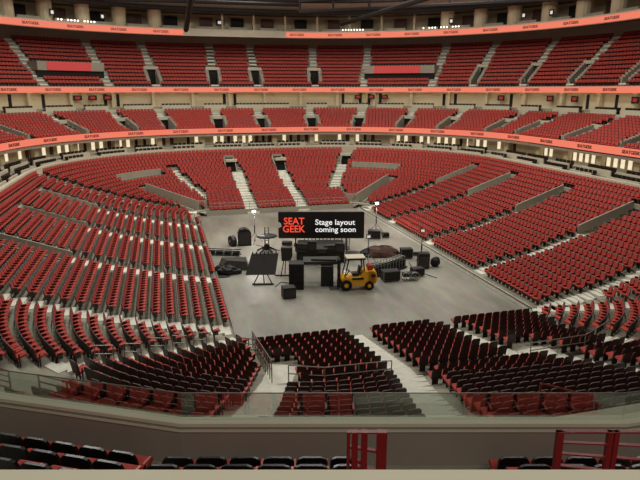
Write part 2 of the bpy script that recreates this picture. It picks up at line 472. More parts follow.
# choose the 300 which show largest (nearest, in frame, not under the near parapet)
cand = []
for i, s in enumerate(SEATS):
    x, y, d = proj(s[0], s[1], s[2] + .8)
    if d > 0 and 2 < x < 638 and 120 < y < (419 if x > 180 else 395 + 26 * x / 180.): cand.append((d, i))
cand.sort(); HI = set(i for d, i in cand[:300])
runs = {}
for s in SEATS: runs.setdefault(s[6], []).append(s)
def section(s):
    k = s[5]
    if 100 <= k < 200:
        um = sum(t[0] for t in runs[s[6]]) / len(runs[s[6]])
        return ['left floor-front block', 'middle floor-front block', 'right floor-front block'][0 if um < 11.5 else 1 if um < 18 else 2]
    R = runs[s[6]]; um = sum(t[0] for t in R) / len(R); vm = sum(t[1] for t in R) / len(R)
    if vm > 34: return 'left side bank' if um < 14 else 'right side bank'
    if um < 3.6 and um < 5.4 - (27.6 - vm) * .36 :
        c = atan2(CV0 - vm, CU0 - um)
        return 'left corner bank' if c < radians(38) else 'near corner bank left of the curved aisle'
    if um < 10.8: return 'rear block left of central aisle'
    if um < 18.6: return 'rear block right of central aisle'
    c = atan2(CV0 - vm, um - CU1)
    return 'rear block beyond the right aisle' if c > radians(62) else 'right corner bank'
big = MB(); used = {}; DUP = []
for i, s in enumerate(SEATS):
    U, V, Z, a, b, k, rn, ix = s
    if i in HI:
        kk = k - 100 if 100 <= k < 200 else k
        lab = 'black-backed red seat, %s in %s row up, %s' % (ORD[ix], ORD[kk + 1], section(s))
        if lab in used:
            used[lab] += 1; lab += ', beyond the aisle gap'; DUP.append(lab)
        else: used[lab] = 1
        hi_seat('bowl', lab, 'folding seats of the near end of the lower bowl', U, V, Z, a, b)
    else: place_low(big, U, V, Z, a, b)

# ------------------------------------------------------------------ rim, suites, upper tiers
QA, QB = 11., 97.85
m = MB(); sweep(m, [(17.3, 5.3), (17.75, 5.3), (17.75, 6.5), (17.3, 6.5)], LEDGE, 0, QT)
struct('trim_1', m, 'pale ledge running round the top of the lower bowl')
def terrace_seat_mesh():
    b = MB(); b.box((0, .2, .64), (.5, .09, .44), BLACKP, rx=-.12); b.box((0, -.03, .46), (.48, .44, .1), BLACKP); b.box((0, .1, .2), (.3, .1, .4), BLACKP)
    return b
TSEAT = terrace_seat_mesh(); TS = []
def suite_level(idx, o0, zb, zt, nrow, unit, depth, wn, brightp, phase=0):
    """terrace rows, dividers, wall, columns, windows between off o0 and o0+depth"""
    t = MB()
    for r in range(nrow):
        z = zb + .38 * r; sweep(t, rect(o0 + r * 1.15, o0 + nrow * 1.15 + .2, z - .5, z), CONC, QA, QB)
    ow = o0 + depth
    sweep(t, rect(o0 + nrow * 1.15, ow + .5, zb - .4 + .35 * nrow, zb + .3 * nrow), CONC, QA, QB)
    struct('suite_terrace', t, 'concrete terrace in front of the suites, level %s' % ORD[idx])
    dl = MB(); sweep(dl, rect(ow - 1.05, ow - .8, zt - .05, zt - .01), FILL1 if idx == 1 else FILL2, QA, QB)  # glowing strip added to brighten the shaded suite wall, not an actual fitting
    struct('suite_fill_strip', dl, 'strip of warm ceiling lamps in the %s suite level' % ORD[idx])
    w = MB(); sweep(w, rect(ow, ow + .3, zb, zt), CREAM, QA, QB); sweep(w, rect(ow - 1.2, ow + .3, zt, zt + .12), CREAM, QA, QB)
    struct('wall_suites', w, 'cream back wall of the %s suite level' % ORD[idx])
    # low front partitions and seats
    tot = sum(seglen(o0)); sa = q2s(QA, o0); sb = q2s(QB, o0); s = sa + phase; lp = MB(); cols = MB(); wins = []; 
    ui = 0
    while s < sb - unit:
        for r in range(nrow):
            gap = unit * .12; L = unit * (.76 if (ui + r) % 3 else .6); st = s + gap + (.5 if r else 0)
            q0 = s2q(st, o0); q1 = s2q(st + L, o0)
            U, V, a, b = ring((q0 + q1) / 2, o0 + r * 1.15 + .12); ang = atan2(b, a) - pi / 2
            rr = (o0 + r * 1.15 + R0) / (o0 + R0); U0_, V0_, _, _ = ring(q0, o0 + r * 1.15 + .12); U1_, V1_, _, _ = ring(q1, o0 + r * 1.15 + .12)
            Lc = hypot(U1_ - U0_, V1_ - V0_)
            z = zb + .38 * r
            lp.box((U, V, z + .31), (Lc, .12, .62), LEDGE, ang)
            n = int(Lc / .58)
            for i in range(n):
                x = (i + .5) / n * Lc - Lc / 2; TS.append((U + cos(ang) * x + a * .45, V + sin(ang) * x + b * .45, z, a, b))
        q = s2q(s, o0); U, V, a, b = ring(q, ow - .5); ang = atan2(b, a) - pi / 2
        cols.box((U, V, (zb + zt) / 2), (.75 if idx == 1 else .5, .6, zt - zb), CREAM, ang)
        # suite fronts
        for j in range(wn):
            q = s2q(s + unit * (j + .5 + .15) / (wn + .3), o0); U, V, a, b = ring(q, ow - .03); ang = atan2(b, a) - pi / 2
            wins.append((U, V, ang, unit / (wn + .6) * .82, random.random()))
        s += unit; ui += 1
    struct('terrace_partitions', lp, 'cream low partitions on the %s suite terrace' % ORD[idx])
    struct('suite_columns', cols, 'cream columns along the %s suite level' % ORD[idx])
    global WN
    for U, V, ang, ww, rnd in wins:
        hh = (zt - zb) * .72; wz = zb + .35 * nrow + (zt - zb - .35 * nrow) * .48; hh = (zt - zb - .35 * nrow) * .92
        b = MB()
        if rnd < brightp: b.box((U, V, wz), (ww * .62, .08, hh * .92), WIN, ang)
        elif rnd < brightp + .15 and idx == 1: b.box((U, V, wz), (ww * .7, .08, hh), DARKW, ang)
        elif rnd < brightp + .28 and idx == 1: b.box((U, V, wz - .1), (ww * .5, .08, hh * .9), DARK, ang)
        elif idx == 2 and rnd > .82: b.box((U, V, wz - .1), (.5, .08, hh * .9), DARK, ang)
        else: continue
        WN += 1; tag(b.build('window_%d' % WN), None, None, None, 'structure')
WN = 0
suite_level(1, 17.9, 6.0, 8.42, 2, 5.6, 5.0, 5, .52)
def ribbon(idx, off, z0, z1, qa, qb, lab, ph=0, word=True):
    r = thing('led_ribbon_board', lab, 'led board', (*ring((qa + qb) / 2, off)[:2], z0))
    m = MB(); sweep(m, rect(off, off + .18, z0, z1), SALMON, qa, qb, 1.2)
    inv = r.location
    m.v = [(x - inv.x, y - inv.y, z - inv.z) for x, y, z in m.v]; m.build('display', r)
    if word:
        s = q2s(qa, off) + ph; sb = q2s(qb, off)
        tm = text_mesh('SEATGEEK', (z1 - z0) * .46, LEDTXT, .02, 'lettering', .03, 'CENTER', 1.05)
        while s < sb - 1:
            U, V, a, b = ring(s2q(s, off), off - .03)
            o = bpy.data.objects.new('lettering', tm); COL.objects.link(o); o.parent = r
            o.location = (U - inv.x, V - inv.y, (z0 + z1) / 2 - inv.z); o.rotation_euler = (pi / 2, 0, atan2(b, a) - pi / 2)
            s += 6.9
    return r
def text_mesh(txt, size, m, ext, name, bold=.015, align='CENTER', wf=1.25):
    c = bpy.data.curves.new('t', 'FONT'); c.body = txt; c.size = size * 1.38; c.align_x = align; c.align_y = 'CENTER'; c.extrude = ext; c.offset = bold * size
    c.resolution_u = 3
    o = bpy.data.objects.new('t', c); COL.objects.link(o)
    bpy.context.view_layer.update()
    me = bpy.data.meshes.new_from_object(o.evaluated_get(bpy.context.evaluated_depsgraph_get()))
    me.name = name; me.materials.clear(); me.materials.append(m)
    for v in me.vertices: v.co.x *= wf
    bpy.data.objects.remove(o); bpy.data.curves.remove(c)
    return me
ribbon(1, 21., 8.44, 9.22, QA, QB, 'lowest salmon LED ribbon board, below the middle tier', 2)

def tier(name, o0, nrow, pit, z0, rise, aisles, portals, aw=1.2, slabel='', pdoor=True, seatskip=None):
    """seating tier; aisles/portals lists of q"""
    tm = MB(); off_l = [o0 + k * pit for k in range(nrow)]
    def hitp(U, V, ex=0.):
        for q, k0, k1, hw in portals:
            a = ring(q, o0 + (k0 - .5) * pit); b = ring(q, o0 + (k1 - .5) * pit)
            dx, dy = a[2], a[3]; L = (k1 - k0) * pit
            t = (U - a[0]) * dx + (V - a[1]) * dy; s_ = -(U - a[0]) * dy + (V - a[1]) * dx
            if -ex < t < L + ex and abs(s_) < hw + ex: return True
        return False
    AL = []
    for q in aisles:
        a = ring(q, o0 - 1); b = ring(q, o0 + nrow * pit); AL.append(((a[0], a[1]), (b[0], b[1])))
    for k in range(nrow):
        z = z0 + rise * k; oa, ob = off_l[k] - pit / 2, off_l[k] + pit / 2
        Q = qs(QA, QB, oa, .8)
        for i in range(len(Q) - 1):
            U, V, a, b = ring((Q[i] + Q[i + 1]) / 2, off_l[k])
            if hitp(U, V): continue
            p = [ring(Q[i], oa)[:2], ring(Q[i + 1], oa)[:2], ring(Q[i + 1], ob)[:2], ring(Q[i], ob)[:2]]
            tm.poly([(*c, z) for c in p], CONC)
            tm.poly([(*p[0], z - rise - .05), (*p[1], z - rise - .05), (*p[1], z), (*p[0], z)], CONC)
        tot = sum(seglen(off_l[k])); sa = q2s(QA, off_l[k]); sb = q2s(QB, off_l[k]); s = sa
        while s < sb:
            q = s2q(s, off_l[k]); U, V, a, b = ring(q, off_l[k])
            if not hitp(U, V, .3) and all(seg_dist((U, V), x, y) > aw / 2 + .15 for x, y in AL) and not (seatskip and seatskip(q, k)):
                place_low(big, U, V, z, a, b)
            s += SP
    tag(tm.build('seating_terrace'), 'grey stepped concrete terraces of the %s' % slabel, None, None, 'structure')
    st = MB(); wl = MB(); dk = MB()
    for q in aisles:
        for k in range(nrow * 2):
            o = o0 + (k / 2. - .25) * pit; U, V, a, b = ring(q, o)
            if hitp(U, V): continue
            z = z0 + rise * int(k / 2.) + (rise / 2 if k % 2 else 0) + .02
            st.box((U, V, z - .1), (pit / 2, aw, .22), STEPC, atan2(b, a))
    for q, k0, k1, hw in portals:
        zf = z0 + rise * (k0 - 1); n = int((k1 - k0) * 2); tx = atan2(*reversed(ring(q, o0)[2:4]))
        for i in range(n):
            o = o0 + (k0 - .5 + (i + .5) / 2) * pit; U, V, a, b = ring(q, o); zt = z0 + rise * (k0 + i / 2) + .5
            for s in (-1, 1):
                wl.box((U - b * s * (hw + .1), V + a * s * (hw + .1), (zf + zt) / 2), (pit / 2 + .004, .55, zt - zf), WALLC, tx)
        U, V, a, b = ring(q, o0 + (k1 - .6) * pit); zt = z0 + rise * k1 + .1
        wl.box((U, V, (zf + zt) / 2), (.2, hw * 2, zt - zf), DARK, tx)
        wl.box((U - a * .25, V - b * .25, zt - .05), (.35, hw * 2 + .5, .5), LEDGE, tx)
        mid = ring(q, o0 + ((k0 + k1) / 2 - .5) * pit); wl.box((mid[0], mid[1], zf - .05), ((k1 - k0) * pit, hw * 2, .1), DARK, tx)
    struct('aisle_steps', st, 'pale aisle steps of the %s' % slabel)
    struct('portal_walls', wl, 'grey portal walls of the %s' % slabel)
# 200 level
O2 = 21.9
b2 = [q_at_px(x, O2, 8.8) for x in (30, 85, 135, 172, 221, 265, 313, 357, 400, 440, 487, 515, 562, 620)]
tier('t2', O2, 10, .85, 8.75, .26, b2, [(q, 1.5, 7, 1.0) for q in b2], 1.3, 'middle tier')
m = MB(); sweep(m, rect(21.2, 21.45, 8.0, 9.0), WALLC, QA, QB)
sweep(m, rect(21.2, 23.6, 8.3, 8.5), CREAM, QA, QB)
struct('trim_2', m, 'front wall of the middle tier behind the lowest ribbon board')
# rim above 200
m = MB(); sweep(m, rect(30.5, 30.9, 10.8, 12.0), LEDGE, QA, QB); struct('trim_3', m, 'pale ledge at the top of the middle tier')
suite_level(2, 31.0, 11.95, 14.74, 1, 6.2, 3.4, 4, .0, 1.5)
ribbon(2, 33.0, 14.62, 15.45, QA, QB, 'middle salmon LED ribbon board, straight across the view at eye level', 1)
O3 = 33.9
m = MB(); sweep(m, rect(33.2, 33.5, 14.6, 15.5), WALLC, QA, QB); sweep(m, rect(33.25, 36., 14.72, 14.9), CREAM, QA, QB)
struct('trim_4', m, 'front wall of the upper tier behind the middle ribbon board')
b3 = [q_at_px(x, O3, 15.6) for x in (45, 110, 155, 215, 258, 314, 364, 432, 472, 522, 570, 622)]
P3 = [(q, 1, 5, .95) for q in b3[2:6]] + [(q, 1, 5.5, .7) for q in b3[8:]]
ban = []
for i, j in ((0, 1), (6, 7)): ban.append((b3[i], b3[j]))
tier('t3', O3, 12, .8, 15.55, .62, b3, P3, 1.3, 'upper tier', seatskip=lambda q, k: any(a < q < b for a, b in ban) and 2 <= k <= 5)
# banner portals of the upper tier
for n, (qa, qb) in enumerate(ban):
    m = MB(); oo = O3 + 1.9 * .8; zb = 15.55 + .62 * 5 - .15
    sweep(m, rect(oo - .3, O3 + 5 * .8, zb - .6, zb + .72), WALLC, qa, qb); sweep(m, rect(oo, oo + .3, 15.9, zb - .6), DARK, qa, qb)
    struct('portal_walls', m, 'grey wall over the dark wide opening in the upper tier, %s' % ('left' if n == 0 else 'right'))
    m = MB(); d = (qb - qa); sweep(m, rect(oo - .38, oo - .31, zb - .58, zb + .7), BANNER, qa + d * .14, qb - d * .2)
    tag(m.build('banner_panel'), 'long red banner panel on the %s wide opening of the upper tier' % ('left' if n == 0 else 'right'), 'banner')
# wall behind the upper tier
OT = O3 + 12 * .8; ZT = 15.55 + .62 * 12
m = MB(); sweep(m, rect(OT - .3, OT, ZT - 2, 25.), SOFF, QA, QB); sweep(m, [(36.3, 24.1), (OT, 25.2), (OT, 25.5), (36.3, 24.5)], SOFF, QA, QB)
struct('wall_upper', m, 'grey wall and soffit above the upper tier')
m = MB(); sweep(m, rect(38.2, 38.5, 24.62, 24.66), SOFFILL, QA, QB); struct('soffit_fill_strip', m, 'faint strip of lamps under the topmost soffit')  # glowing strip added to lift the dim soffit and back wall
# top ribbon
OR = 36.; Z4 = 24.15
q1 = q_at_px(184, OR, Z4); q2 = q_at_px(285, OR, Z4)
ribbon(3, OR, Z4, Z4 + .85, QA, q1, 'topmost salmon LED ribbon board, left stretch', 3)
ribbon(4, OR, Z4, Z4 + .85, q2, QB, 'topmost salmon LED ribbon board, centre and right stretch', 2)
m = MB(); sweep(m, rect(OR, OR + .2, Z4 - .1, Z4 + 1.0), LEDGE, q1, q2); sweep(m, rect(OR + .2, OR + .5, Z4 - .1, Z4 + 1.1), LEDGE, QA, QB)
struct('trim_5', m, 'pale fascia under the topmost suites')
# top suites
m = MB(); sweep(m, rect(OR + .3, 44, 24.7, 24.9), CONC, QA, QB); struct('suite_terrace', m, 'concrete floor of the topmost suite level')
m = MB(); sweep(m, rect(41.5, 41.8, 24.9, 28.2), CREAM, QA, QB); struct('wall_top', m, 'cream back wall of the topmost suites')
cm = MB(); bx = MB(); dk = MB(); s = q2s(QA, OR); sb = q2s(QB, OR); i = 0
while s < sb - 1:
    q = s2q(s, OR); U, V, a, b = ring(q, 38.3); x = proj(U, V, 26)[0]; ang = atan2(b, a)
    if 182 < x < 420: cm.box((U, V, 26.4), (.5, .35, 3.2), CREAM, ang)
    else: cm.bar((U, V, 24.9), (U, V, 28.2), 1.15, CREAM, 14)
    q = s2q(s + 2.9, OR); U, V, a, b = ring(q, 40.5); ang = atan2(b, a)
    dk.box((U, V, 26.3), (.2, 2.3, 2.6), DARKW if i % 2 else DARK, ang)
    q = s2q(s + 2.6, OR); U, V, a, b = ring(q, 37.0); bx.box((U, V, 25.35), (.4, 3.6, .7), WALLC, ang)
    s += 5.6; i += 1
struct('suite_columns', cm, 'cream columns of the topmost suite level'); struct('terrace_partitions', bx, 'grey low front walls of the topmost suites')
struct('suite_openings', dk, 'dark openings in the topmost suites')
# ceiling and trusses
m = MB(); sweep(m, [(30.2, 31.6), (35.5, 28.7), (46, 28.2), (46, 28.5), (35.5, 29.0), (30.2, 31.9)], CEILP, QA, QB)
struct('ceiling_edge', m, 'grey soffit over the topmost suites')
m = MB(); m.prism([(-60, -10), (90, -10), (90, 135), (-60, 135)], 38, 38.3, DARK); struct('ceiling', m, 'dark arena roof')
m = MB(); m.prism([(-60, 124.5), (90, 124.5), (90, 125), (-60, 125)], 0, 38, DARK); struct('wall_back', m, 'dark outer wall at the far end')
m = MB(); m.prism([(-48, -5), (-47.5, -5), (-47.5, 125), (-48, 125)], 0, 38, DARK); struct('wall_left', m, 'dark outer wall at the left')
m = MB(); m.prism([(75, -5), (75.5, -5), (75.5, 125), (75, 125)], 0, 38, DARK); struct('wall_right', m, 'dark outer wall at the right')
def truss(pts, dz, r, lab, every=1):
    t = MB(); pts = [Vector(p) for p in pts]; up = Vector((0, 0, dz))
    for i, (a, b) in enumerate(zip(pts, pts[1:])):
        t.bar(a, b, r, STEEL)
        if dz: t.bar(a + up, b + up, r, STEEL)
        if dz and i % every == 0: t.bar(a, a + up, r * .7, STEEL)
    return tag(t.build('roof_truss'), lab, 'truss')
def ringpts(off, z, qa, qb, st): return [(*ring(q, off)[:2], z) for q in qs(qa, qb, off, st)]
truss(ringpts(35.3, 28.3, QA, QB, 6), 0, .36, 'dark steel ring beam running round just above the topmost suites')
truss(ringpts(30.5, 29.6, QA, QB, 6), 0, .4, 'upper dark steel ring beam under the roof')
def rp(x, y, off_f):
    r = ray(x, y); t = off_f / hypot(r[0], r[1]); return (r[0] * t, r[1] * t, H + r[2] * t)
def line(a, b, n): a = Vector(a); b = Vector(b); return [tuple(a + (b - a) * i / n) for i in range(n + 1)]
truss(line(rp(342, 24, 100), rp(440, -6, 72), 4), 0, .33, 'dark diagonal roof beam rising to the right above the centre')
truss(line(rp(300, 12, 98), rp(660, -6, 80), 8), 1.6, .26, 'dark roof truss along the top right')
truss(line(rp(186, 30, 98), rp(192, -8, 84), 4), 0, .4, 'dark reddish roof post above the left end of the pale fascia')
truss(line(rp(60, -3, 85), rp(300, 5, 100), 8), 0, .3, 'dark roof beam along the top left')
# terrace seats
ci = []
for i, (U, V, Z, a, b) in enumerate(TS):
    x, y, d = proj(U, V, Z + .5)
    if d > 0 and 0 < x < 640: ci.append((d, i))
ci.sort(); near_ts = set(i for d, i in ci[:300]); tm = TSEAT.mesh('terrace_seat'); rest = MB(); cnt = 0
for i, (U, V, Z, a, b) in enumerate(TS):
    if i in near_ts:
        o = bpy.data.objects.new('terrace_seat', tm); COL.objects.link(o); o.location = (U, V, Z); o.rotation_euler = (0, 0, atan2(b, a) - pi / 2)
        lv = 'lower' if Z < 10 else 'upper'; sd = 'right' if U > 30 else 'left' if U < -5 else 'far'
        tag(o, 'small black seat behind a cream partition on the %s suite terrace, %s side' % (lv, sd), 'seat', 'black seats on the %s suite terrace, %s side' % (lv, sd))
    elif proj(U, V, Z)[2] > 0: place_low(rest, U, V, Z, a, b, TSEAT)
tag(rest.build('terrace_seats'), 'remaining small black seats on the distant suite terraces', 'seats', None, 'stuff')
tag(big.build('arena_seats'), 'red folding seats filling the banks and tiers of the arena', 'seats', None, 'stuff')
#STAGE2
# ------------------------------------------------------------------ arena floor
m = MB(); m.prism([(-60, -10), (90, -10), (90, 125), (-60, 125)], -.3, 0, FLOORM)
tag(m.build('floor'), 'mottled grey polished concrete arena floor', None, None, 'structure')
m = MB()
m.box((2.75, 51.4, .1), (1.3, 39.5, .2), STEPC); m.box((24.6, 51.2, .1), (1.3, 38.6, .2), STEPC)
m.box((3.5, 52, .32), (.08, 37.5, .1), METAL); m.box((23.97, 51.5, .3), (.06, 37.5, .12), METAL)
m.box((14, 71.1, .3), (19, .1, .6), WALLC); m.box((3.9, 72.9, .8), (1.5, .15, 1.6), WALLC); m.box((4.65, 74.6, .9), (.15, 3.4, 1.8), WALLC); m.box((23.6, 72.9, .8), (1.5, .15, 1.6), WALLC)
struct('baseboard_floor', m, 'pale kerbs along the edges of the arena floor')

# ------------------------------------------------------------------ near platform (middle tier at the viewer's end)
CAP = [(-18.8, 13.5), (-10.7, 11.6), (-2.6, 9.67), (5.7, 9.67), (13.8, 11.6), (21.9, 13.5)]
def offline(d):
    out = []
    for i, p in enumerate(CAP):
        ns = []
        for a, b in ((i - 1, i), (i, i + 1)):
            if a < 0 or b >= len(CAP): continue
            dx, dy = CAP[b][0] - CAP[a][0], CAP[b][1] - CAP[a][1]; L = hypot(dx, dy); ns.append((dy / L, -dx / L))
        nx = sum(n[0] for n in ns); ny = sum(n[1] for n in ns); l = hypot(nx, ny); nx /= l; ny /= l
        c = nx * ns[0][0] + ny * ns[0][1]; out.append((p[0] + nx * d / c, p[1] + ny * d / c))
    return out
def strip(mb, d0, d1, z0, z1, m):
    a = offline(d0); b = offline(d1)
    for i in range(len(a) - 1):
        q = [cw(*a[i]), cw(*a[i + 1]), cw(*b[i + 1]), cw(*b[i])]
        mb.prism([(v.x, v.y) for v in q], z0, z1, m)
m = MB(); strip(m, -.08, .08, 7.3, 8.93, PARW); struct('wall_parapet', m, 'dark brown-grey parapet wall in front of the black seats')
m = MB(); strip(m, -.13, .10, 8.93, 9.0, LEDGE); strip(m, .10, .13, 8.84, 8.885, LEDGE); struct('trim_6', m, 'cream cap rail on the near parapet')
m = MB()
a = offline(-.05)
for i in range(len(a) - 1):
    p, q = a[i], a[i + 1]
    if i == 0: continue
    if i == 1: p = (p[0] + (q[0] - p[0]) * .42, p[1] + (q[1] - p[1]) * .42)
    q = (q[0], q[1]); P = cw(*p); Q = cw(*q); d = (Q - P).normalized(); n = Vector((-d.y, d.x, 0)) * .006
    m.prism([((P - n).x, (P - n).y), ((Q - n).x, (Q - n).y), ((Q + n).x, (Q + n).y), ((P + n).x, (P + n).y)], 9.0, 9.54, GLASS)
g = tag(m.build('glass_guard'), 'low clear glass guard standing on the cream parapet cap', 'guard')
m = MB(); 
for i in range(1, len(a) - 1):
    p, q = a[i], a[i + 1]
    if i == 1: p = (p[0] + (q[0] - p[0]) * .42, p[1] + (q[1] - p[1]) * .42)
    m.bar(cw(*p, 9.55), cw(*q, 9.55), .012, METAL)
o = m.build('top_rail', g); tag(o, 'thin grey metal top rail')
m = MB(); ZF = 8.1
for k in range(8):
    strip(m, .45 + k * .85 if k else .08, .45 + (k + 1) * .85, 5.0, ZF + k * .46, CONC)
tag(m.build('seating_terrace'), 'grey terrace steps under the black seats at the bottom of the view', None, None, 'structure')
cnt = 0
for k in range(4):
    ol = offline(.9 + k * .85); z = ZF + k * .46; rowi = 0
    for i in range(len(ol) - 1):
        p, q = Vector(ol[i]), Vector(ol[i + 1]); L = (q - p).length; d = (q - p) / L; n = int((L - .1) / .56)
        for j in range(n):
            c = p + d * ((L - n * .56) / 2 + .56 * (j + .5))
            if .45 < c.x < 2.75: continue
            w = cw(c.x, c.y); x, y, dd = proj(w.x, w.y, z + .9)
            if not (-12 < x < 652): continue
            nn = cw(d.y, -d.x)           # away from the arena floor
            rowi += 1
            seglab = ['', 'left', 'centre', 'right', 'right'][i] if i < 5 else 'right'
            sec = 'before the angled left parapet' if i <= 1 else 'left of the red ladder rail' if c.x < .5 else 'right of the red ladder rail'
            ff = 'glossy black-backed seat, %s from left in %s row from the parapet' % (ORD[rowi], ORD[k + 1])
            hi_seat('black', ff, 'black seats at the bottom of the view', w.x, w.y, z, nn.x, nn.y)
# beige ledge right below the viewer
m = MB(); P = [cw(-6, 1.25), cw(6, 1.25), cw(6, 1.92), cw(-6, 1.92)]
m.prism([(v.x, v.y) for v in P], 13.35, 13.6, LEDGE)
struct('trim_7', m, 'beige ledge across the bottom edge of the view')
# red rails
def red_rail(label, posts, ztop, zbot, rails, r=.035):
    t = thing('stair_railing', label, 'railing', cw(*posts[0], zbot)); o0 = t.location
    for X, f in posts:
        b = MB(); b.bar(cw(X, f, zbot) - o0, cw(X, f, ztop) - o0, r, REDM, 8); b.build('post', t)
    for (X0, f0, z0, X1, f1, z1) in rails:
        b = MB(); b.bar(cw(X0, f0, z0) - o0, cw(X1, f1, z1) - o0, r * .62, REDM, 8); b.build('rail', t)
    return t
def XP(x, f, y):       # camera plan X and height for pixel at distance f
    u = 240 - y; ff = F * cos(TH) + u * sin(TH); z = u * cos(TH) - F * sin(TH); return (x - 320) / ff * f, H + z / ff * f
def flat_rail(label, posts, f, ytop, bars):
    _, zt = XP(320, f, ytop); t = thing('stair_railing', label, 'railing', cw(XP(posts[0][0], f, ytop)[0], f, 10.2), -YA); o = t.location; x0 = XP(posts[0][0], f, ytop)[0]
    for xa, xb in posts:
        a_, _ = XP(xa, f, ytop); b_, _ = XP(xb, f, ytop); b = MB(); b.box(((a_ + b_) / 2 - x0, 0, (zt - 10.2) / 2), (b_ - a_, .05, zt - 10.2), REDM); b.build('post', t)
    for xa, ya, xb, yb, th in bars:
        a_, za = XP(xa, f, ya); b_, zb_ = XP(xb, f, yb); b = MB(); b.extr([(a_ - x0, -.02, za - 10.2), (b_ - x0, -.02, zb_ - 10.2), (b_ - x0, -.02, zb_ - 10.2 - th), (a_ - x0, -.02, za - 10.2 - th)], (0, .035, 0), REDM); b.build('rail', t)
    return t
flat_rail('red ladder-like handrail standing in the aisle at bottom centre', [(347, 350), (352, 358), (361.5, 367.5), (377, 387)], 4.0, 431,
          [(347, 431, 387, 431.5, .012), (347, 445, 360, 447, .018), (360, 447, 377, 450, .018), (347, 456, 367, 462, .018), (352, 464, 377, 470, .018)])
flat_rail('long red handrail with four bars at the bottom right corner', [(557, 563.5), (608, 613), (614, 619), (690, 696)], 4.4, 431,
          [(557, 431, 696, 431, .014), (557, 441, 696, 447, .012), (557, 452, 696, 463, .012), (557, 464, 696, 480, .012)])
# ------------------------------------------------------------------ handrails around the near blocks
def fence(label, pts, h, m, pick=0., rr=.022, nr=2, name='guard_rail'):
    """railing along 3d base points"""
    t = thing(name, label, 'railing', pts[0]); o0 = Vector(pts[0]); b = MB()
    for a, c in zip(pts, pts[1:]):
        a = Vector(a) - o0; c = Vector(c) - o0
        for i in range(nr): hh = h * (1 - i * .9 / nr); b.bar(a + Vector((0, 0, hh)), c + Vector((0, 0, hh)), rr, m, 5)
    b.build('rails', t)
    for a, c in zip(pts, pts[1:]):
        a = Vector(a) - o0; c = Vector(c) - o0; L = (c - a).length; n = max(1, int(L / (pick or 1.6)))
        for i in range(n + 1):
            if i == 0 and a.length > 0: continue
            p = a + (c - a) * i / n; q = MB(); q.bar(p, p + Vector((0, 0, h)), rr, m, 5); q.build('post', t)
    return t
fence('pale cross rail behind the left and central floor-front block', [(5.0, 24.6, 1.45), (6.6, 23.95, 1.45), (9.9, 23.8, 1.45)], .95, METAL, 0, .03, 2)
fence('pale cross rail behind the floor-front blocks right of the central aisle', [(17.6, 23.85, 1.45), (21.0, 24.0, 1.45), (23.8, 25.4, 1.45)], .95, METAL, 0, .03, 2)
fence('tall grey picket railing on the left edge of the left floor-front block', [(4.3, 31.7, .1), (4.3, 25.2, 1.3)], 1.15, METAL, .6, .03, 2)
fence('short grey railing at the floor corner by the left bank', [(3.3, 31.2, .1), (4.6, 30.4, .1)], 1.1, METAL, .6, .03, 3)
for i, (U, V) in enumerate(((1.6, 31.2), (.5, 30.2), (-.6, 29.2), (-1.8, 28.3), (-3., 27.3))):
    z = bowl_z(U - .5, V - .5)
    fence('short grey aisle handrail, %s up the curved left aisle' % ORD[i + 1], [(U, V, z), (U - .75, V - .6, z + .35)], .95, METAL, .9, .03, 2, 'aisle_handrail')
fence('red stair railing at the far left just beyond the parapet', [tuple(onz(-4, 392, 4.3)), tuple(onz(12, 396, 4.3))], 1.0, REDM, .8, .03, 4)
fence('red slanted railing beside the left stairs beyond the parapet', [tuple(onz(42, 404, 4.6)), tuple(onz(100, 420, 4.6))], 1.1, REDM, .9, .03, 4)
fence('red slanted railing seen through the right glass guard', [tuple(onz(538, 410, 5.6)), tuple(onz(592, 424, 5.2))], .9, REDM, 2.5, .03, 3)
fence('white steel guard rail along the front of the far bank', [(4.9, 71.15, .6), (23.3, 71.15, .6)], .9, METAL, 1.2, .025, 2)

# ------------------------------------------------------------------ stage gear on the floor
def fl(x, y, z=0.): p = onz(x, y, z); return p
def up_at(p, y):    # height at floor point p for image row y
    f = hypot(p.x, p.y) * cos(atan2(p.x, p.y) - YA); u = 240 - y
    ff = F * cos(TH) + u * sin(TH); z = u * cos(TH) - F * sin(TH); return H + z / ff * f
def scale_at(p): return (p.x * sin(YA) + p.y * cos(YA)) * 1.0 / F * 1.035
def one(name, lab, cat, p, rz, builder, group=None):
    b = MB(); builder(b); o = b.build(name, None, p); o.rotation_euler = (0, 0, rz - YA); return tag(o, lab, cat, group)
def road_case(name, lab, x, y, w, d, h, rz=0, m=BLK, group=None, cat='case'):
    p = fl(x, y); t = thing(name, lab, cat, p, rz - YA, group)
    b = MB(); b.box((0, d / 2, .12 + h / 2), (w, d, h - .02), m); b.build('body', t)
    b = MB()
    for sx in (-1, 1):
        for sz in (.13, .1 + h): b.box((0, 0, sz), (w + .03, .04, .04), METAL)
        b.box((sx * w / 2, 0, .12 + h / 2), (.04, .04, h), METAL)
    b.build('edging', t)
    for sx in (-1, 1):
        for sy in (.1, d - .1):
            b = MB(); b.bar((sx * (w / 2 - .1) - .02, sy, .06), (sx * (w / 2 - .1) + .02, sy, .06), .06, RUB, 8); b.build('caster', t)
    return t
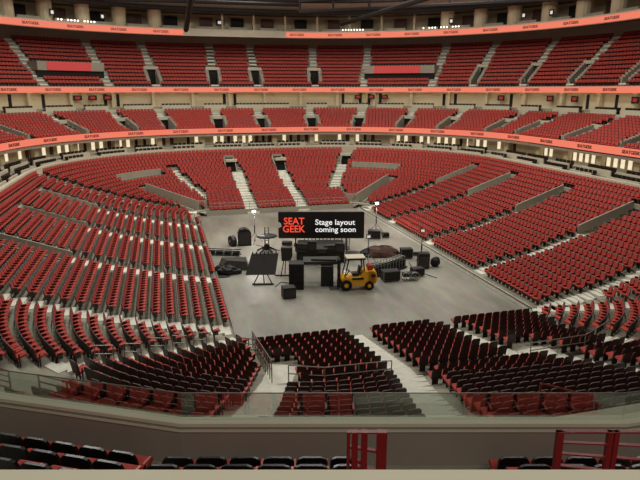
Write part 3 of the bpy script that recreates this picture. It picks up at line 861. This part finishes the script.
def light_stand(lab, x, y, ytop, lit, box=None, spread=.9):
    p = fl(x, y); h = up_at(p, ytop); t = thing('light_stand', lab, 'light stand', p, -YA)
    b = MB(); b.bar((0, 0, .2), (0, 0, h * .55), .06, BLK); b.bar((0, 0, h * .5), (0, 0, h), .04, METAL); b.build('mast', t)
    for i in range(3):
        a = 2 * pi * i / 3 + .5; b = MB(); b.bar((cos(a) * spread, sin(a) * spread, .03), (0, 0, h * .32), .035, METAL); b.build('leg', t)
    hd = MB(); hd.box((0, -.1, h), (.42, .26, .3), BLK); o = hd.build('lamp_head', t)
    b = MB(); b.box((0, -.24, h), (.3, .04, .2), LAMP if lit else SCRW); b.build('lens', o)
    return t, p, h
light_stand('tall tripod light stand with a lit lamp near the far left edge', 255, 243, 211, True)
light_stand('tall tripod light stand with a lit lamp at the far right corner', 376, 233, 203, True)
_, _, _ = light_stand('slim tripod stand with an unlit lamp beside the right bank', 421, 262, 230, False, None, .5)
for x, y in ((255, 211), (375.5, 203)):
    r = ray(x, y)
# speaker cabinet and others
def speaker(lab, x, y, w, d, h, rz=0, round_=False):
    p = fl(x, y); t = thing('loudspeaker', lab, 'loudspeaker', p, rz - YA)
    b = MB()
    if round_:
        pts = [(-w / 2, 0, 0), (w / 2, 0, 0), (w / 2, 0, h * .75), (w * .3, 0, h * .95), (0, 0, h), (-w * .35, 0, h * .93), (-w / 2, 0, h * .7)]
        b.extr(pts, (0, d, 0), BLK)
    else: b.box((0, d / 2, h / 2), (w, d, h), BLK)
    b.build('cabinet', t)
    b = MB(); b.box((0, -.02, h * .45), (w * .86, .03, h * .7), BLK2); b.build('grille', t)
    return t
speaker('tall round-topped black cabinet at the far left of the floor', 245, 246, 1.3, .9, 1.75, .2, True)
one('cable_drum', 'round black drum lying beside the tall black cabinet', 'drum', fl(232.5, 246), .4, lambda b: (b.bar((-.2, 0, .5), (.25, .1, .5), .55, BLK, 16), b.bar((-.3, 0, .5), (.35, .12, .5), .14, METAL, 8)))
t = thing('truss_crate', 'low row of black truss crates at the far left of the floor', 'crate', fl(224, 255), -.12 - YA)
for i in range(4):
    b = MB(); x = -1.2 + i * .8; 
    for s in (-.3, .3):
        for z in (.06, .5): b.bar((x - .38, s, z), (x + .38, s, z), .05, BLK)
    b.box((x, 0, .25), (.6, .5, .3), BLK); b.build('crate_unit', t)
# tented cloth + heap
def cloth(b):
    b.add([(-1.3, 0, 0), (1.4, 0, .1), (1.2, 1.1, .9), (-.9, 1.0, .95), (-.4, .3, .85), (1.2, .2, .75), (1.4, 1.3, 0), (-1.3, 1.3, 0)],
          [(0, 1, 5, 4), (4, 5, 2, 3), (0, 4, 3, 7), (1, 6, 2, 5), (3, 2, 6, 7), (0, 7, 6, 1)], [BLK2] * 6)
one('cloth_cover', 'grey sloping cloth cover beside the tilted black screen', 'cloth', fl(232, 271), .1, cloth)
one('cable_heap', 'heap of black cable and drape in front of the grey cloth', 'heap', fl(226, 274), 0, lambda b: (b.ball((0, 0, .25), .9, BLK, (1, .6, .6), 14, 8, .35), b.ball((.7, .1, .2), .6, BLK, (1, .6, .5), 12, 6, .4), b.ball((-.5, 0, .3), .5, BLK, (1, .7, .9), 12, 6, .4)))
one('floor_mat', 'small oval black mat at the left of the floor gear', 'mat', fl(222, 277), .1, lambda b: b.ball((0, 0, .05), .7, BLK, (1, .4, .1), 16, 5))
# tilted panel on stand
p = fl(263, 285); t = thing('display_panel', 'large tilted black panel on a tripod at the left of the stage', 'panel', p, .05 - YA)
zt = up_at(p, 257); zb = up_at(p, 275)
b = MB(); b.extr([(-1.35, 0, zb), (1.0, 0, zb), (1.25, .8, zt), (-.9, .8, zt)], (0, .1, .05), DECK, DARK); b.build('screen', t)
for i in range(7):
    b = MB(); b.box((-.8 + i * .31, .8, zt + .1), (.08, .1, .22), BLK); b.build('clamp', t)
for sx in (-.75, .75, .1):
    b = MB(); b.bar((sx * 1.0, 0, .05), (sx * .35, .3, zb + .1), .04, BLK); b.build('leg', t)
b = MB(); b.box((0, .05, .07), (1.7, .12, .1), BLK); b.build('base_bar', t)
# cross truss tower
p = fl(267, 251); t = thing('lighting_tower', 'small truss tower carrying a flat black oval ring, left of the sign', 'tower', p, -YA); h = up_at(p, 227)
b = MB()
for sx in (-.18, .18): b.bar((sx, 0, .1), (sx, 0, h), .05, METAL)
for i in range(7): b.bar((-.18, 0, .4 + i * h / 7.5), (.18, 0, .4 + i * h / 7.5), .03, METAL)
b.build('truss_mast', t)
b = MB(); z = up_at(p, 236)
b.ball((0, 0, z), 1.0, BLK, (1.05, .8, .22), 18, 6, .1); b.build('ring_disc', t)
for i in range(6):
    a = 2 * pi * i / 6; b = MB(); b.bar((0, 0, .55), (cos(a) * .95, sin(a) * .7, .06), .07, BLK); b.build('base_leg', t)
b = MB(); b.box((0, 0, .4), (.5, .5, .5), BLK); b.build('base_box', t)
road_case('small_case', 'small flat black case just left of the stage, under the sign corner', 287, 246, 1.0, .7, .25)
# case on tripod
p = fl(287, 276); t = thing('stand_case', 'dark box raised on a four-legged frame beside the stage', 'case', p, -YA); z0 = up_at(p, 261); z1 = up_at(p, 248)
b = MB(); b.extr([(-.42, 0, z0), (.3, 0, z0), (.46, 0, z0 + .4), (.46, 0, z1), (-.48, 0, z1)], (0, .5, 0), DECK); b.build('box', t)
for sx, sy in ((-.5, -.2), (.35, -.2), (-.2, .6), (.5, .6)):
    b = MB(); b.bar((sx, sy, 0), (sx * .5, .2, z0), .04, BLK); b.build('leg', t)
b = MB(); b.bar((-.3, .1, z0 * .45), (.3, .1, z0 * .45), .03, METAL); b.bar((-1., 0, .06), (.6, 0, .06), .06, BLK); b.build('brace', t)
# stage structure
def deck(lab, x0, x1, yb, ytop, depth, m=DECK, fringe=False):
    p = fl((x0 + x1) / 2, yb); w = (x1 - x0) * scale_at(p); h = up_at(p, ytop)
    t = thing('stage_deck', lab, 'stage deck', p, -YA)
    b = MB(); b.box((0, depth / 2, h - .1), (w, depth, .2), m); b.build('platform', t)
    for sx in (-1, 0, 1):
        for sy in (.15, depth - .15):
            b = MB(); b.box((sx * (w / 2 - .12), sy, h / 2 - .1), (.14, .14, h - .2), BLK); b.build('leg', t)
    b = MB(); b.box((0, depth * .5, h * .5), (w * .96, depth * .9, h * .8), BLK2); b.build('skirt', t)
    return t, p, w, h
deck('wide dark grey stage deck in the middle of the floor, under the sign', 296, 345, 263, 250, 3.6)
deck('lower dark deck behind the forklift, right of the main deck', 346, 360, 260, 254, 1.1, DECK)
# black portal: two towers with header
p = fl(316, 290); S = scale_at(p); t = thing('stage_portal', 'black portal of two speaker towers and a header, open in the middle', 'stage portal', p, -YA)
zh0 = up_at(p, 270.5); zh1 = up_at(p, 265.5)
b = MB(); b.box((-20 * S, .6, zh1 * .52), (15 * S, 1.1, zh1 * 1.04), BLK); b.build('left_tower', t)
b = MB(); b.box((11.5 * S, 1.4, zh0 * .5 + .05), (13 * S, 1.2, zh0 * 1.02), BLK); b.build('right_tower', t)
b = MB(); b.box((5.5 * S, 1.9, (zh0 + zh1) / 2 + .04), (38 * S, 1.5, (zh1 - zh0) * .6), DECK, rz=.05); b.box((8 * S, 1.5, zh1), (26 * S, .3, .16), BLK, rz=-.08); b.build('header', t)
for i in range(4):
    b = MB(); b.box((-20 * S, .03, .3 + i * .5), (13.5 * S, .05, .44), DARK); b.build('speaker_grille', t)
speaker('black monitor cabinet lying before the left speaker tower', 290, 299, .95, .8, .85, .3)
speaker('small black wedge left of the black monitor cabinet', 285, 294, .6, .6, .5, -.2)
for i, (x, y, w_, h_) in enumerate(((303, 249, 1.1, .5), (312, 251, .8, .9), (331, 250, 1.3, .45), (340, 252, .8, .8), (322, 253, .9, .4))):
    r_ = ray(x, y); zz = up_at(fl(320, 263), 250); t_ = (zz - H) / r_[2]
    bx_ = MB(); bx_.box((0, 0, h_ / 2 + .01), (w_, .55, h_), BLK); bx_.box((0, -.28, h_ / 2), (w_ * .8, .03, h_ * .6), BLK2); bx_.box((0, 0, h_ + .03), (w_ * .5, .06, .04), METAL)
    o = bx_.build('equipment_case', None, (r_[0] * t_, r_[1] * t_, zz)); o.rotation_euler = (0, 0, -YA + .15 * (i % 3 - 1))
    tag(o, 'black equipment case on top of the wide stage deck, %s from left' % ORD[(1, 2, 4, 5, 3)[i]], 'case', 'cases on the stage deck')
# scaffold on the deck
pd = fl(320, 262)
t = thing('steel_scaffold', 'dark latticed steel scaffold on the stage deck below the sign', 'scaffold', cw(.3, 54.3, 0), -YA)
for i in range(13):
    b = MB(); b.bar((-1.8 + i * .36, 0, 0), (-1.8 + i * .36, 0, 2.), .04, METAL if i % 2 else BLK); b.build('bar', t)
b = MB(); 
for z in (.05, 1.2, 1.6, 2.): b.bar((-1.9, 0, z), (2.6, 0, z), .05, BLK); b.bar((-1.9, .8, z), (2.6, .8, z), .05, BLK)
b.build('frame', t)
# sign board
fs = 53.6; xl, zl = XP(278.5, fs, 238.5); xr, zr = XP(364.5, fs, 212); _, zt = XP(320, fs, 212); _, zb = XP(320, fs, 238.3)
w = xr - xl; h = zt - zb; t = thing('sign_board', 'wide black notched sign reading SEAT GEEK Stage layout coming soon above the stage', 'sign', cw((xl + xr) / 2, fs, zb), -YA)
pts = []
def arc(cx, cz, r, a0, a1, n=6):
    for i in range(n + 1): a = radians(a0 + (a1 - a0) * i / n); pts.append((cx + r * cos(a), 0, cz + r * sin(a)))
c = .14
arc(w / 2 - c, h - c, c, 0, 90); arc(-w / 2 + c, h - c, c, 90, 180); arc(-w / 2, h / 2, .3, 90, -90, 10); arc(-w / 2 + c, c, c, 180, 270); arc(w / 2 - c, c, c, 270, 360); arc(w / 2, h / 2, .0, -90, -270, 2)
b = MB(); b.extr(pts, (0, .2, 0), SIGNB); b.build('board', t)
pxs = w / 86.
def put(txt, size, m, x, y, al='CENTER', wf=1.0, bold=.02):
    me = text_mesh(txt, size, m, .01, 'lettering', bold, al, wf)
    o = bpy.data.objects.new('lettering', me); COL.objects.link(o); o.parent = t
    o.location = ((x - 321.5) * pxs, -.03, h - (y - 212) * pxs); o.rotation_euler = (pi / 2, 0, 0); return o
put('SEAT', 7.1 * pxs, SIGNR, 294.3, 221.6, wf=.95, bold=.02); put('GEEK', 7.1 * pxs, SIGNR, 293.9, 229.6, wf=.95, bold=.02)
put('Stage layout', 5.6 * pxs, SIGNW, 315.3, 222.6, 'LEFT', 1.06, .012); put('coming soon', 5.6 * pxs, SIGNW, 315.3, 230, 'LEFT', 1.03, .012)
for sx in (-1, 1):
    b = MB(); b.bar((sx * w * .3, .12, -zb), (sx * w * .3, .12, h * .5), .07, BLK); b.build('post', t)
# right hand gear
road_case('equipment_case', 'black case at the foot of the right tall light stand', 374, 239, 1.3, .8, .75, -.15)
road_case('equipment_case', 'flat black case right of the tall light stand at the far right', 386, 238, .7, .6, .4, .2)
one('tarpaulin', 'long brown tarpaulin heap across the middle right of the floor', 'tarpaulin', fl(381.5, 257), 0, lambda b: (b.ball((0, .4, .25), 1.7, BROWN, (1, .5, .42), 20, 8, .22), b.ball((-1.1, .3, .15), 1.1, BLK, (1, .5, .5), 16, 6, .3)))
road_case('equipment_case', 'square black case at the right end of the brown tarpaulin', 407, 259, 1.05, .8, .8, .1)
road_case('equipment_case', 'small low black case farther right of the square black case', 416, 256, .6, .4, .2, .0)
t2 = light_stand('thin dark stand behind the forklift', 368, 262, 236, False, None, .8)
one('cable_pile', 'small dark cable pile behind the forklift roof', 'cables', fl(378, 266), 0, lambda b: (b.ball((0, 0, .12), .7, BLK, (1.1, .4, .3), 14, 6, .4), b.ball((.7, .2, .1), .4, BROWN, (1, .5, .3), 12, 5, .3)))
# barricade rack
p = fl(375, 278); q = fl(406, 268); d = q - p; L = d.length; ang = atan2(d.y, d.x)
t = thing('barricade_rack', 'long row of stacked dark metal barricades right of the forklift', 'barricade rack', p, ang)
for i in range(11):
    b = MB(); x = L * i / 10.5
    for dy in (0, .75): b.bar((x, dy, 0), (x, dy, 1.1), .035, METAL)
    b.bar((x, 0, 1.1), (x, .75, 1.1), .035, METAL); b.bar((x, 0, .5), (x, .75, .5), .03, BLK); b.box((x + .1, .38, .4), (.12, .7, .7), BLK); b.build('barricade', t)
b = MB(); b.box((L / 2, .38, .12), (L + .2, .9, .12), BLK); b.build('dolly', t)
road_case('equipment_case', 'long black case in front of the barricade rack', 392, 282, 1.4, .9, .75, .25)
t = thing('wheeled_cart', 'small cart with pale spoked wheels beside the long black case', 'cart', fl(411, 281), .15 - YA)
for x in (-.45, .35):
    b = MB(); n = 14
    for i in range(n): a = 2 * pi * i / n; c_ = 2 * pi * (i + 1) / n; b.bar((x + cos(a) * .36, 0, .36 + sin(a) * .36), (x + cos(c_) * .36, 0, .36 + sin(c_) * .36), .04, METAL, 5)
    for i in range(5): a = 2 * pi * i / 5; b.bar((x, 0, .36), (x + cos(a) * .36, 0, .36 + sin(a) * .36), .02, METAL, 4)
    b.build('wheel', t)
b = MB(); b.box((0, .4, .45), (1.2, .6, .3), BLK); b.build('bed', t)
road_case('equipment_case', 'black case right of the small wheeled cart', 419, 277, 1.0, .7, .6, .35)
speaker('tall black loudspeaker in front of the slim right stand', 424, 269, .95, .8, 1.35, .05)
one('drape_bundle', 'rounded black bundle leaning against the right loudspeaker', 'bundle', fl(435.5, 267), 0, lambda b: b.ball((0, .2, .42), .5, BLK, (.9, .7, .9), 14, 8, .15))
# small beams on the deck
one('truss_stick', 'bundle of dark truss lying on the floor behind the stage deck', 'truss', fl(303, 247), .0, lambda b: [b.bar((-.9, k * .15, .1 + .15 * (k % 2)), (.9, k * .15, .1 + .15 * (k % 2)), .06, STEEL) for k in range(4)])
# forklift
p = fl(356.5, 290.5); S = scale_at(p); fk = thing('forklift', 'yellow forklift with pale roof and red gas tank parked beside the stage', 'forklift', p, .12 - YA)
def fpart(nm, fn, par=fk): b = MB(); fn(b); return b.build(nm, par)
fpart('chassis', lambda b: (b.extr([(-1.0, 0, .35), (1.25, 0, .35), (1.45, 0, .55), (1.5, 0, 1.25), (1.25, 0, 1.5), (.55, 0, 1.5), (.35, 0, 1.05), (-.55, 0, 1.0), (-.9, 0, 1.15), (-1.15, 0, .9)], (0, 1.15, 0), YEL)))
fpart('counterweight', lambda b: b.extr([(.9, 0, .5), (1.5, 0, .5), (1.62, 0, .8), (1.55, 0, 1.4), (1.3, 0, 1.55), (.9, 0, 1.5)], (0, 1.2, 0), YEL))
fpart('side_vent', lambda b: b.box((.1, -.01, .95), (.9, .03, .18), BLK)); fpart('rear_vent', lambda b: b.box((1.3, -.02, 1.15), (.35, .05, .22), BLK))
fpart('seat', lambda b: (b.box((.0, .6, 1.2), (.55, .6, .18), BLK), b.box((.3, .6, 1.5), (.15, .6, .6), BLK, ry=.15)))
fpart('steering_wheel', lambda b: (b.bar((-.75, .6, 1.0), (-.5, .6, 1.45), .04, BLK), b.bar((-.52, .6, 1.42), (-.48, .6, 1.46), .2, BLK, 12)))
for y in (.06, 1.1):
    fpart('roof_post', lambda b: b.bar((.62, y, 1.4), (.5, y, 2.55), .06, BLK)); fpart('roof_post', lambda b: b.bar((-.95, y, 1.0), (-.6, y, 2.5), .05, BLK))
fpart('overhead_guard', lambda b: (b.box((-.05, .58, 2.55), (1.45, 1.15, .1), LEDGE), b.box((-.05, .02, 2.5), (1.45, .06, .12), BLK)))
fpart('gas_tank', lambda b: b.bar((1.1, .2, 1.72), (1.1, .95, 1.72), .22, TANK, 12))
fpart('headlamp', lambda b: b.bar((-.95, .05, 1.55), (-.9, .05, 1.6), .1, SCRW, 8))
for x, y, r in ((-.8, -.08, .44), (1.0, -.08, .36), (-.8, 1.0, .44), (1.0, 1.0, .36)):
    w_ = fpart('wheel', lambda b: b.bar((x, y, r), (x, y + .24, r), r, RUB, 18)); fpart('hub', lambda b: b.bar((x, y - .01, r), (x, y + .02, r), r * .4, YEL, 10), w_)
fpart('mast', lambda b: [b.box((-1.3, yy, 1.3), (.14, .1, 2.3), BLK) for yy in (.25, .9)] + [b.box((-1.3, .58, zz), (.1, .7, .1), BLK) for zz in (.5, 1.3, 2.4)])
for yy in (.3, .8): fpart('fork', lambda b: (b.box((-1.7, yy, .1), (.7, .12, .06), BLK), b.box((-1.38, yy, .4), (.06, .12, .6), BLK)))
def cable(lab, px):
    b = MB(); P = [fl(x, y, .03) for x, y in px]
    for a_, c_ in zip(P, P[1:]): b.bar(a_, c_, .03, BLK, 5)
    tag(b.build('cable'), lab, 'cable')
cable('thin black cable curving across the floor from the left lamp to the stage', [(256, 245), (268, 248), (280, 250.5), (292, 251)])
cable('thin black cable running from the tilted panel to the stage', [(275, 287), (281, 282), (288, 283), (300, 284.5)])
cable('thin black cable from the right loudspeaker along the floor', [(409, 262.5), (411, 266), (417, 271), (437, 278)])
# televisions
def tv(lab, x, off, z, w=1.1, h=.7, white=False):
    q = q_at_px(x, off, z); U, V, a, b = ring(q, off); t = thing('television', lab, 'television', (U, V, z), atan2(b, a) - pi / 2)
    m = MB(); m.box((0, 0, 0), (w, .1, h), BLK); m.build('casing', t)
    m = MB(); m.box((0, -.06, 0), (w * .55, .02, h * .5), SCRW if white else SCR); m.build('screen', t)
for i, x in enumerate((76, 92, 107)): tv('wall television with a red screen, %s of three on the left below the middle ribbon' % ORD[i + 1], x, 33.5, 13.8, 1.4, .75)
for i, x in enumerate((358, 371, 386)): tv('wall television with a red screen, %s of three right of centre below the middle ribbon' % ORD[i + 1], x, 33.5, 13.8, 1.2, .7)
for i, x in enumerate((501, 551, 574, 635)): tv('television on the right cream wall under the middle ribbon, %s from left' % ORD[i + 1], x, 33.5, 13.75, 1.2, .85)
for i, x in enumerate((220, 240)): tv('framed pale screen above the white fascia, %s of two' % ORD[i + 1], x, 41.3, 26.9, 1.5, 1.0, True)
for i, x in enumerate((51, 101, 452, 524, 552)): tv('small square screen in the topmost suites, %s from left' % ORD[i + 1], x, 36.85, 26.5, .75, .95, True)
# festoon bulbs
for lab, xs, of, zz in (('left', range(59, 99, 4), 36.2, 25.5), ('centre right', range(343, 366, 3), 36.2, 25.5), ('right', range(424, 461, 4), 36.2, 25.5)):
    q0 = q_at_px(xs[0], of, zz)
    r = thing('string_lights', 'short string of white bulbs above the topmost ribbon, %s' % lab, 'lights', (*ring(q0, of)[:2], zz))
    for x in xs:
        q = q_at_px(x, of, zz); b = MB(); c = Vector((*ring(q, of)[:2], zz)) - r.location; b.ball(tuple(c), .14, BULB, (1, 1, 1), 8, 5); b.build('bulb', r)

# ------------------------------------------------------------------ light
def area(x, y, z, sx, sy, power, col=(1, .97, .89), rx=0, rz=0):
    l = bpy.data.lights.new('house_and_fill_light', 'AREA'); l.shape = 'RECTANGLE'; l.size = sx; l.size_y = sy; l.energy = power; l.color = col
    o = bpy.data.objects.new('house_and_fill_light', l); COL.objects.link(o); o.location = (x, y, z); o.rotation_euler = (rx, 0, rz); return o
for x in (-8, 14, 36):
    for y in (34, 54, 74, 94): area(x, y, 34, 6, 6, LP[0], rx=0) if 0 else area(x, y, 34, 7, 7, {34: 2000, 54: 3300, 74: 3000, 94: 1500}[y])
area(0, -7, 24, 8, 5, 1500, rx=.35, rz=-YA)  # fill light added behind the viewer to brighten the near parapet wall
for x, y in ((255, 243), (376, 233)):
    p = fl(x, y); l = bpy.data.lights.new('work_light', 'POINT'); l.energy = 350; l.color = (1, .96, .9); l.shadow_soft_size = .25
    o = bpy.data.objects.new('work_light', l); COL.objects.link(o); hh = up_at(p, 211 if x < 300 else 203)
    o.location = (p.x - .1, p.y - .7, hh - .0)
w = bpy.data.worlds.new('world'); SC.world = w; w.use_nodes = True
w.node_tree.nodes['Background'].inputs[0].default_value = (.9, .85, .75, 1); w.node_tree.nodes['Background'].inputs[1].default_value = .02
SC.view_settings.view_transform = 'Standard'; SC.view_settings.look = 'None'; SC.view_settings.exposure = 0.; SC.view_settings.gamma = 1.
